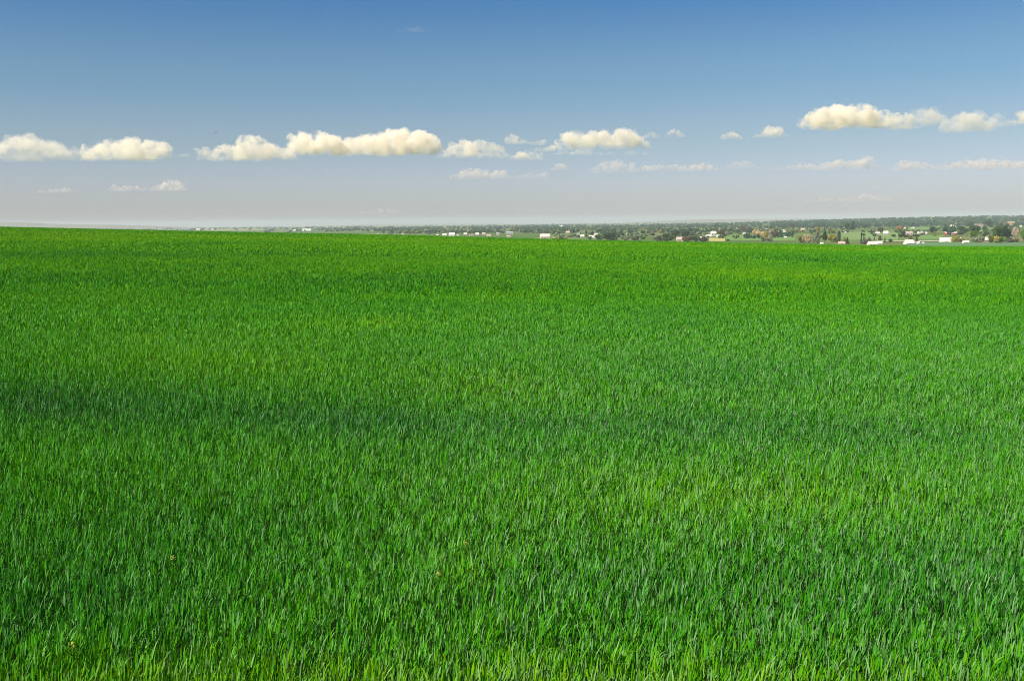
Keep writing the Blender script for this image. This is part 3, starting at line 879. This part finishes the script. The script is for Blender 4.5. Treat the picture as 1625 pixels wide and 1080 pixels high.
def blades(y0, y1, dens, seg, wmul, lmul, rng, hw=0.68, margin=2.2):
    """leaves of wheat standing between the depths y0 and y1"""
    a0, a1 = hw * y0 + margin, hw * y1 + margin
    area = (a0 + a1) * (y1 - y0)
    n = int(area * dens)
    y = rng.uniform(0, 1, n)
    # density uniform over a trapezoid
    A = (a1 - a0); B = a0
    y = (-B + np.sqrt(B * B + y * A * (A + 2 * B))) / A
    x = rng.uniform(-1, 1, n) * (B + A * y)
    y = y0 + (y1 - y0) * y
    t = tone(x, y)
    keep = rng.random(n) < np.clip(1.0 - 1.1 * np.maximum(t - 0.16, 0), .45, 1)     # thin, blue-green places
    x, y, t = x[keep], y[keep], t[keep]; n = len(x)
    t = t + rng.normal(0, 1, n) * (0.20 + .20 * sstep(10, 40, y) - .20 * sstep(50, 150, y))
    # leaf base sits on a stem; leaves of the upper storey mostly
    stand = 0.45 + 0.10 * (fbm(x / 1.7, y / 1.3, 70, 2) - 0.5) + 0.18 * (vnoise(x / 0.06, y / 0.075, 71) - 0.5) * (1 - sstep(14, 40, y)) + 0.20 * (vnoise(x / 0.3, y / 0.7, 72) - 0.5) * sstep(14, 40, y)
    Lf = rng.uniform(0.040, 0.100, n) * lmul
    th0 = np.abs(rng.normal(0.16, 0.13, n))
    bend = np.abs(rng.normal(0.14, 0.2, n)) + (rng.random(n) < 0.06) * rng.uniform(0.5, 1.5, n)
    phi = rng.normal(0.25, 0.95, n)                 # mostly leaning to +x
    phi = np.where(rng.random(n) < 0.22, rng.uniform(-np.pi, np.pi, n), phi)
    z0 = np.clip(stand - Lf - rng.uniform(-.03, 1.0, n) * 0.20, 0.0, None) 
    w = rng.uniform(0.0018, 0.0035, n) * wmul
    psi = phi + np.pi / 2 + rng.normal(0, 0.7, n)
    tw = rng.normal(0, 0.7, n)
    ns = seg + 1
    prof = np.interp(np.linspace(0, 1, ns), [0, .3, .65, .88, 1], [.8, 1, .85, .42, .04 if seg > 1 else .45])
    P = np.zeros((n, ns, 3))
    cx, cyy, cz = x.copy(), y.copy(), G(x, y) + z0
    P[:, 0] = np.stack([cx, cyy, cz], 1)
    for k in range(1, ns):
        s = (k - 0.5) / seg
        th = th0 + bend * s * s * 1.6
        st = Lf / seg
        cx = cx + st * np.sin(th) * np.cos(phi); cyy = cyy + st * np.sin(th) * np.sin(phi); cz = cz + st * np.cos(th)
        P[:, k] = np.stack([cx, cyy, cz], 1)
    V = np.zeros((n, ns, 2, 3))
    for k in range(ns):
        a = psi + tw * k / seg
        wv = np.stack([np.cos(a), np.sin(a), np.zeros(n)], 1) * (w * prof[k])[:, None]
        V[:, k, 0] = P[:, k] - wv; V[:, k, 1] = P[:, k] + wv
    nv = ns * 2
    k = np.arange(seg)
    q = np.stack([2 * k, 2 * k + 1, 2 * k + 3, 2 * k + 2], -1)
    Q = (np.arange(n) * nv)[:, None, None] + q[None]
    tt = np.repeat(t, nv)
    wax_glint = np.repeat(np.where(rng.random(n) < 0.34, rng.uniform(.3, 1, n), 0.0) * (1 - sstep(9, 28, y)) * np.clip(.55 + .9 * sstep(-3, 3, x), 0, 1), nv)  # pale waxy leaves near the camera, with highlights painted into their colour
    al = np.tile(np.repeat(np.linspace(0, 1, ns), 2), n)
    return V.reshape(-1, 3), Q.reshape(-1, 4), tt, wax_glint


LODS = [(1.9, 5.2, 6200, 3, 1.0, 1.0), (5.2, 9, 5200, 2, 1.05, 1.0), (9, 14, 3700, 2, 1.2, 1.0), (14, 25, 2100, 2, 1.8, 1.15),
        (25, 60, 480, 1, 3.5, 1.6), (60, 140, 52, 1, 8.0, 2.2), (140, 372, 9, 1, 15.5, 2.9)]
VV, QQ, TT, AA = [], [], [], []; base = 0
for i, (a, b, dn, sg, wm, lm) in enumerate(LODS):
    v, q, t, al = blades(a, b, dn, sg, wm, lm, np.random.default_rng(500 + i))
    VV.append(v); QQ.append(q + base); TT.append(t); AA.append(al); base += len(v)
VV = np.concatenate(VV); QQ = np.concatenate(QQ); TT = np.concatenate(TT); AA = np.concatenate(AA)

m_wheat, nt, N, L, out = new_mat('wheat leaves')
at_ = N.new('ShaderNodeAttribute'); at_.attribute_name = 'tone'
wr = N.new('ShaderNodeValToRGB')
we = wr.color_ramp.elements
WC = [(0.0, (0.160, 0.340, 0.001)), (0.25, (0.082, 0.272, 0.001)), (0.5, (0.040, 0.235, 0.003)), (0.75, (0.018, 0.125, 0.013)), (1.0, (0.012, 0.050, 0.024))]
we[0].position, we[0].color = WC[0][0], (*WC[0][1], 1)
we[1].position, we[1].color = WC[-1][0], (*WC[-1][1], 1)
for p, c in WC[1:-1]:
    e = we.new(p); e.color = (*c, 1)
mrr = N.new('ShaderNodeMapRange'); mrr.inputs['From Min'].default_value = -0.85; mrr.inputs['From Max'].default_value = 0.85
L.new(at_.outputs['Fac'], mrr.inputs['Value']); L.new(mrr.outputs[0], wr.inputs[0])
df = N.new('ShaderNodeBsdfPrincipled')
df.inputs['Roughness'].default_value = 0.5
df.inputs['Specular IOR Level'].default_value = 0.15
wx = N.new('ShaderNodeAttribute'); wx.attribute_name = 'wax_glint'
wm_ = N.new('ShaderNodeMix'); wm_.data_type = 'RGBA'
wf = N.new('ShaderNodeMath'); wf.operation = 'MULTIPLY'; wf.inputs[1].default_value = 0.75
L.new(wx.outputs['Fac'], wf.inputs[0]); L.new(wf.outputs[0], wm_.inputs['Factor'])
L.new(wr.outputs[0], wm_.inputs['A']); wm_.inputs['B'].default_value = (0.20, 0.33, 0.17, 1)
L.new(wm_.outputs['Result'], df.inputs['Base Color'])
tr = N.new('ShaderNodeBsdfTranslucent')
tm = N.new('ShaderNodeMix'); tm.data_type = 'RGBA'; tm.blend_type = 'MULTIPLY'; tm.inputs['Factor'].default_value = 1
L.new(wr.outputs[0], tm.inputs['A']); tm.inputs['B'].default_value = (1.7, 1.35, 0.5, 1)
L.new(tm.outputs['Result'], tr.inputs['Color'])
ms = N.new('ShaderNodeMixShader'); ms.inputs[0].default_value = 0.24
L.new(df.outputs[0], ms.inputs[1]); L.new(tr.outputs[0], ms.inputs[2])
L.new(ms.outputs[0], out.inputs['Surface'])

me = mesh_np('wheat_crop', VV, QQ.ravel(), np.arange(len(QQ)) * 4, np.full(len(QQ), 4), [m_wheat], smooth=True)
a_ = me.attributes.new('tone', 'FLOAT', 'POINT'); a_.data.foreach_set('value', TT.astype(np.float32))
a_ = me.attributes.new('wax_glint', 'FLOAT', 'POINT'); a_.data.foreach_set('value', AA.astype(np.float32))
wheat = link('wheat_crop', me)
tag(wheat, 'young green wheat filling the whole foreground up to the brow', 'wheat', kind='stuff')
print('wheat quads', len(QQ))
del VV, QQ, TT, AA

# a few yellow weeds standing in the crop
m_yel = solid('yellow petals', (0.30, 0.33, 0.04), 0.7, 0.2, 40)
m_weed = foliage('weed leaves', (0.06, 0.20, 0.01))
for (px, py, lab) in [(272, 893, 'yellow flowering weed in the wheat at lower left'), (112, 1038, 'yellow flowering weed low in the left corner of the wheat'),
                      (694, 920, 'pale yellow weed head in the wheat near the centre'), (735, 871, 'yellow green weed above the pale yellow head')]:
    x, y = field_pt(px, py)
    e = link('weed', None, None, (x, y, G1(x, y)))
    tag(e, lab, 'weed', 'yellow weeds in the wheat')
    bm = bmesh.new()
    limb(bm, (0, 0, 0), (0.01, 0, 0.47), 0.004, 0.002, 6)
    for k in range(6):
        a = k * 1.05; limb(bm, (0.01, 0, .40 + .008 * k), (0.01 + .035 * math.cos(a), .035 * math.sin(a), .455 + .012 * (k % 3)), .002, .001, 5)
    bm_obj('stem', bm, m_weed, e)
    rng = np.random.default_rng(int(px))
    p = rng.normal(0, 1, (34, 3)); p /= np.linalg.norm(p, axis=1)[:, None]; d = p.copy()
    p = p * np.array([.010, .010, .012]) + np.array([.01, 0, .475])
    v, q = leaf_cloud(p, d, 0.0045, rng)
    link('flower', mesh_np('flower', v, q.ravel(), np.arange(len(q)) * 4, np.full(len(q), 4), [m_yel]), e)

# ------------------------------------------------------------------ clouds
def cloud_mat(name, dens, col=(1, 1, 1), low=0.32):
    m, nt, N, L, out = new_mat(name)
    v = N.new('ShaderNodeVolumePrincipled')
    v.inputs['Color'].default_value = (*col, 1)
    v.inputs['Anisotropy'].default_value = 0.1
    geo = N.new('ShaderNodeNewGeometry'); tc = N.new('ShaderNodeTexCoord')
    nz = N.new('ShaderNodeTexNoise'); nz.inputs['Scale'].default_value = 1 / 230.0; nz.inputs['Detail'].default_value = 6
    L.new(geo.outputs['Position'], nz.inputs['Vector'])
    mr = N.new('ShaderNodeMapRange'); mr.inputs['From Min'].default_value = 0.44; mr.inputs['From Max'].default_value = 0.58
    mr.inputs['To Min'].default_value = 0.05
    L.new(nz.outputs['Fac'], mr.inputs['Value'])
    sp = N.new('ShaderNodeSeparateXYZ'); L.new(tc.outputs['Generated'], sp.inputs[0])
    m2 = N.new('ShaderNodeMapRange'); m2.inputs['From Max'].default_value = 0.55
    m2.inputs['To Min'].default_value = low; m2.inputs['To Max'].default_value = 1.0
    L.new(sp.outputs['Z'], m2.inputs['Value'])
    a = N.new('ShaderNodeMath'); a.operation = 'MULTIPLY'; L.new(mr.outputs[0], a.inputs[0]); L.new(m2.outputs[0], a.inputs[1])
    b = N.new('ShaderNodeMath'); b.operation = 'MULTIPLY'; L.new(a.outputs[0], b.inputs[0]); b.inputs[1].default_value = dens
    L.new(b.outputs[0], v.inputs['Density'])
    L.new(v.outputs[0], out.inputs['Volume'])
    m.cycles.volume_step_rate = 0.35
    return m


CLD = 20000.0
CM_ = {'thick': cloud_mat('thick cloud', 0.0080, (.97, .92, .835)), 'mid': cloud_mat('soft cloud', 0.0056, (.97, .92, .835)),
       'thin': cloud_mat('thin cloud', 0.0032, (.965, .915, .84)), 'veil': cloud_mat('cloud veil', 0.0016, (.965, .92, .85))}


def cloud(prof, base, mat, label, seed, dist=CLD, amp=1.0, thick=1.0):
    """prof: [(px, top)] outline of the cloud's upper edge; base: pixel height of its flat foot"""
    rnd = random.Random(seed)
    s = dist / F0
    px0, px1 = prof[0][0], prof[-1][0]

    def topat(p):
        for (a, ya), (b, yb) in zip(prof, prof[1:]):
            if a <= p <= b: return ya + (yb - ya) * (p - a) / (b - a)
        return base

    def hz(p): return 353 - 0.0105 * (p - 812)
    pc = (px0 + px1) / 2
    ox, oz = (pc - 812.5) * s, EYE + (hz(pc) - base) * s
    bm = bmesh.new()
    width = px1 - px0
    hmax = max(base - t for _, t in prof)
    n = int(14 + width * 0.75)
    for k in range(n):
        p = px0 + (k + rnd.random()) / n * width
        hgt = max(base - topat(p) - (hz(p) - hz(pc)) * 0, 1.2)
        r = max(min(hgt * rnd.uniform(0.16, 0.42), hmax * .36), 1.0)
        # stay inside the outline sideways
        r = min(r, max(1.0, min(p - px0, px1 - p) + 1.5))
        zc = rnd.uniform(0.15, 1.0) ** 0.75 * (hgt - r)
        zc = max(zc, r * 0.15)
        dep = rnd.uniform(-1, 1) * max(6, hmax * .8) * thick
        M = Matrix.Translation(((p - pc) * s, dep * s, zc * s)) @ Matrix.Diagonal((r * s * rnd.uniform(.95, 1.3), r * s * 1.2 * thick, r * s, 1))
        bmesh.ops.create_icosphere(bm, subdivisions=2, radius=1, matrix=M)
    # slab that joins the heaps
    for k in range(max(3, int(width / 9))):
        p = px0 + (k + .5) / max(3, int(width / 9)) * width
        hgt = max(base - topat(p), 1.5)
        r = max(1.2, hgt * .28)
        M = Matrix.Translation(((p - pc) * s, 0, r * .5 * s)) @ Matrix.Diagonal((max(8.0, width / 16) * s if width > 25 else width * .22 * s, 7 * s * thick, r * s, 1))
        bmesh.ops.create_icosphere(bm, subdivisions=2, radius=1, matrix=M)
    me = bpy.data.meshes.new('cloud')
    bm.to_mesh(me); bm.free()
    o = link('cloud', me)
    md = o.modifiers.new('r', 'REMESH'); md.mode = 'VOXEL'
    md.voxel_size = s * max(0.35, min(0.6, hmax / 45))
    dg = bpy.context.evaluated_depsgraph_get()
    me2 = bpy.data.meshes.new_from_object(o.evaluated_get(dg))
    o.modifiers.clear(); o.data = me2
    nv = len(me2.vertices)
    co = np.zeros(nv * 3); me2.vertices.foreach_get('co', co); co = co.reshape(-1, 3)
    no = np.zeros(nv * 3); me2.vertices.foreach_get('normal', no); no = no.reshape(-1, 3)
    sc1 = 1 / (7.0 * s)
    off = Vector((seed * 3.7, 0, 0))
    dsp = np.array([0.9 * mnoise.fractal(Vector(c) * sc1 + off, 0.75, 2.2, 5) + 0.8 * (0.45 - mnoise.voronoi(Vector(c) * sc1 * 1.6 + off)[0][0]) + 0.35 * (0.45 - mnoise.voronoi(Vector(c) * sc1 * 4 + off)[0][0]) for c in co])
    k = np.clip(hmax / 22, .3, 1) * 3.8 * amp * s
    co = co + no * (dsp * k)[:, None]
    co[:, 2] = np.where(co[:, 2] < 0, co[:, 2] * .25, co[:, 2])
    me2.vertices.foreach_set('co', co.ravel())
    me2.update()
    md = o.modifiers.new('r', 'REMESH'); md.mode = 'VOXEL'      # clean away self-crossings
    md.voxel_size = s * max(0.35, min(0.6, hmax / 45))
    dg = bpy.context.evaluated_depsgraph_get()
    me2 = bpy.data.meshes.new_from_object(o.evaluated_get(dg))
    o.modifiers.clear(); o.data = me2
    me2.materials.clear(); me2.materials.append(CM_[mat])
    o.location = (ox, dist, oz)
    return tag(o, label, 'cloud')


CLOUDS = [
 ([(-14, 240), (0, 232), (12, 222), (28, 223), (35, 216), (60, 214), (85, 216), (98, 227), (120, 231), (140, 238), (147, 246)], 257, 'thin', 'pale cumulus bank at the left edge of the sky'),
 ([(145, 246), (154, 230), (166, 234), (180, 222), (200, 222), (222, 219), (240, 222), (262, 225), (274, 228), (280, 246)], 256, 'mid', 'cream cumulus with bright right end, second from left'),
 ([(327, 236), (350, 233), (378, 231), (396, 228), (401, 218), (414, 216), (426, 220), (438, 230), (455, 233), (476, 242)], 256, 'mid', 'cumulus with a single tall bump at the left end of the long bank'),
 ([(471, 236), (476, 216), (488, 211), (498, 213), (518, 209), (528, 215), (545, 219), (560, 226), (570, 238)], 249, 'thick', 'bright rounded cumulus in the middle of the long bank'),
 ([(556, 236), (566, 222), (580, 216), (600, 213), (622, 208), (650, 206), (668, 209), (690, 210), (698, 217), (704, 240)], 248, 'thick', 'bright broad cumulus at the right end of the long bank'),
 ([(704, 240), (716, 232), (733, 226), (737, 220), (752, 223), (764, 222), (778, 229), (790, 229), (800, 236), (806, 244)], 249, 'mid', 'soft cumulus right after the long bright bank'),
 ([(806, 218), (814, 214), (824, 217), (840, 227), (848, 230)], 231, 'mid', 'small slanting cloud puff left of the ragged cloud'),
 ([(846, 228), (856, 223), (866, 222), (874, 228)], 233, 'mid', 'small faint puff touching the ragged cloud'),
 ([(868, 240), (880, 226), (896, 216), (904, 206), (916, 208), (930, 212), (945, 210), (962, 206), (970, 212), (985, 206), (1000, 206), (1012, 216), (1028, 226), (1031, 232)], 239, 'mid', 'ragged cream cloud with several peaks right of centre'),
 ([(812, 250), (826, 242), (845, 241), (860, 244), (868, 250)], 256, 'mid', 'low flat puff beneath the ragged cloud, left one'),
 ([(872, 246), (890, 240), (915, 240), (940, 236), (955, 244)], 248, 'mid', 'low flat puff beneath the ragged cloud, right one'),
 ([(1021, 216), (1028, 210), (1036, 212), (1046, 220)], 223, 'mid', 'little cloud puff just right of the ragged cloud'),
 ([(1055, 217), (1063, 209), (1074, 208), (1084, 217)], 221, 'mid', 'little lone cloud puff, second right of the ragged cloud'),
 ([(1142, 219), (1150, 211), (1160, 211), (1174, 220)], 224, 'mid', 'little lone puff midway between ragged and big right cloud'),
 ([(1186, 219), (1206, 214), (1212, 203), (1222, 201), (1234, 206), (1244, 214)], 221, 'mid', 'little lone puff with a bright knob left of big cloud'),
 ([(1271, 194), (1274, 180), (1286, 176), (1298, 172), (1312, 168), (1326, 165), (1338, 172), (1350, 171), (1372, 174), (1384, 181), (1398, 184), (1412, 184), (1434, 184), (1440, 195), (1454, 203)], 208, 'thick', 'big bright cumulus high on the right'),
 ([(1440, 182), (1448, 175), (1464, 173), (1478, 176), (1492, 188)], 203, 'thin', 'soft cloud joined to the right end of big cumulus'),
 ([(1492, 196), (1502, 184), (1520, 180), (1546, 180), (1564, 186), (1570, 200)], 212, 'thin', 'faint greyish cloud right of the big cumulus'),
 ([(1572, 198), (1582, 191), (1596, 192), (1604, 199)], 205, 'thin', 'very small faint puff near the right edge'),
 ([(1602, 194), (1610, 180), (1622, 174), (1640, 172), (1655, 190)], 200, 'mid', 'cloud cut by the right edge of the picture'),
 ([(716, 280), (735, 271), (755, 267), (775, 269), (800, 270), (812, 280)], 285, 'thin', 'low pinkish flat cloud below the centre clouds'),
 ([(812, 280), (840, 274), (866, 272), (876, 280)], 285, 'veil', 'faint low cloud right of the pinkish flat cloud'),
 ([(878, 266), (890, 259), (906, 266)], 271, 'thin', 'tiny low puff below the ragged cloud'),
 ([(934, 268), (958, 258), (978, 254), (1000, 258), (1012, 268)], 276, 'veil', 'faint low flat cloud under the ragged cloud'),
 ([(1008, 268), (1030, 260), (1060, 262), (1090, 262), (1118, 258), (1140, 268)], 273, 'thin', 'long faint low cloud below the little puffs'),
 ([(1150, 266), (1165, 256), (1185, 254), (1204, 266)], 270, 'veil', 'faint low cloud left of the long right streak'),
 ([(1220, 268), (1250, 262), (1280, 258), (1300, 260), (1322, 253), (1345, 255), (1372, 249), (1385, 262)], 271, 'thin', 'low streak of cloud below the big right cumulus'),
 ([(1412, 262), (1430, 250), (1450, 256), (1480, 262), (1510, 256), (1560, 252), (1600, 256), (1632, 258), (1660, 266)], 271, 'thin', 'low long streak of cloud at the right edge'),
 ([(700, 246), (735, 240), (780, 243), (815, 246), (850, 248)], 253, 'thin', 'thin streak of cloud linking the long bank to the ragged cloud'),
 ([(835, 240), (860, 235), (885, 232), (905, 240)], 243, 'mid', 'soft little cloud filling the gap left of the ragged cloud'),
 ([(940, 248), (975, 241), (1010, 240), (1050, 247)], 249, 'veil', 'thin streak of cloud under the right end of the ragged cloud'),
 ([(1276, 318), (1310, 312), (1330, 314), (1370, 306), (1400, 312), (1420, 319)], 321, 'veil', 'very faint low row of puffs near the right skyline'),
 ([(575, 336), (600, 331), (625, 330), (645, 336)], 338, 'veil', 'very faint low puff near the skyline left of centre'),
 ([(62, 304), (85, 298), (112, 296), (130, 304)], 307, 'veil', 'very faint low cloud above the brow at far left'),
 ([(284, 249), (297, 245), (314, 246), (322, 250)], 252, 'veil', 'tiny wisp in the gap between left cumulus and long bank'),
 ([(640, 57), (655, 53), (680, 53), (704, 60)], 62, 'veil', 'thin wisp of cloud high in the blue'),
 ([(182, 302), (196, 293), (215, 293), (240, 297), (262, 294), (276, 285), (290, 283), (302, 296)], 304, 'thin', 'faint pinkish low cloud at left above the brow'),
]
for i, (pr, bs, mt, lab) in enumerate(CLOUDS):
    cloud(pr, bs, mt, lab, 60 + i, dist=(CLD + (i % 5) * 600) * (1.75 if bs > 262 else 1.0))

# ------------------------------------------------------------------ bird
m_bird = solid('dark feathers', (0.03, 0.028, 0.03), 0.8, 0.2, 20)
r = ray(343, 211)
t = 170.0
bm = bmesh.new()
for z, yy, rr in ():
    pass
rings = []
for yy, rr in ((-.17, .006), (-.10, .03), (0, .045), (.09, .032), (.13, .028), (.17, .018), (.20, .004)):
    rings.append([bm.verts.new((rr * math.cos(k * .7854), yy, rr * .9 * math.sin(k * .7854))) for k in range(8)])
for a, b in zip(rings, rings[1:]):
    for k in range(8): bm.faces.new((a[k], a[(k + 1) % 8], b[(k + 1) % 8], b[k]))
for sgn in (-1, 1):
    pts = [(.03, .07, .01), (.16, .10, .06), (.33, .03, .03), (.30, -.02, .03), (.15, -.03, .055), (.03, -.06, .01)]
    up = [bm.verts.new((sgn * p[0], p[1], p[2] + .006)) for p in pts]; dn = [bm.verts.new((sgn * p[0], p[1], p[2] - .006)) for p in pts]
    for f in ((0, 1, 4, 5), (1, 2, 3, 4)):
        bm.faces.new([up[i] for i in f]); bm.faces.new([dn[i] for i in f])
    for k in range(6): bm.faces.new((up[k], up[(k + 1) % 6], dn[(k + 1) % 6], dn[k]))
tl = [bm.verts.new(p) for p in ((-.012, -.15, .004), (.012, -.15, .004), (.05, -.28, .004), (-.05, -.28, .004), (-.012, -.15, -.004), (.012, -.15, -.004), (.05, -.28, -.004), (-.05, -.28, -.004))]
for f in ((0, 1, 2, 3), (4, 5, 6, 7), (0, 1, 5, 4), (1, 2, 6, 5), (2, 3, 7, 6), (3, 0, 4, 7)): bm.faces.new([tl[i] for i in f])
bird = bm_obj('bird', bm, m_bird)
bird.location = (r.x * t, r.y * t, EYE + r.z * t)
bird.rotation_euler = (0.1, 0.25, 1.0)
tag(bird, 'tiny dark bird flying left of the long cloud bank', 'bird')

# ------------------------------------------------------------------ haze
m_haze, nt, N, L, out = new_mat('haze')
pv = N.new('ShaderNodeVolumePrincipled')
pv.inputs['Color'].default_value = (0.69, 0.75, 0.84, 1)
pv.inputs['Density'].default_value = 0.00005
pv.inputs['Anisotropy'].default_value = 0.0
L.new(pv.outputs[0], out.inputs['Volume'])
bm = bmesh.new()
box(bm, -24500, 24500, -3400, 26800, VAL - 9, 100)
hz_ = bm_obj('haze', bm, m_haze)
tag(hz_, 'thin blue haze lying over the whole plain', 'haze', kind='stuff')
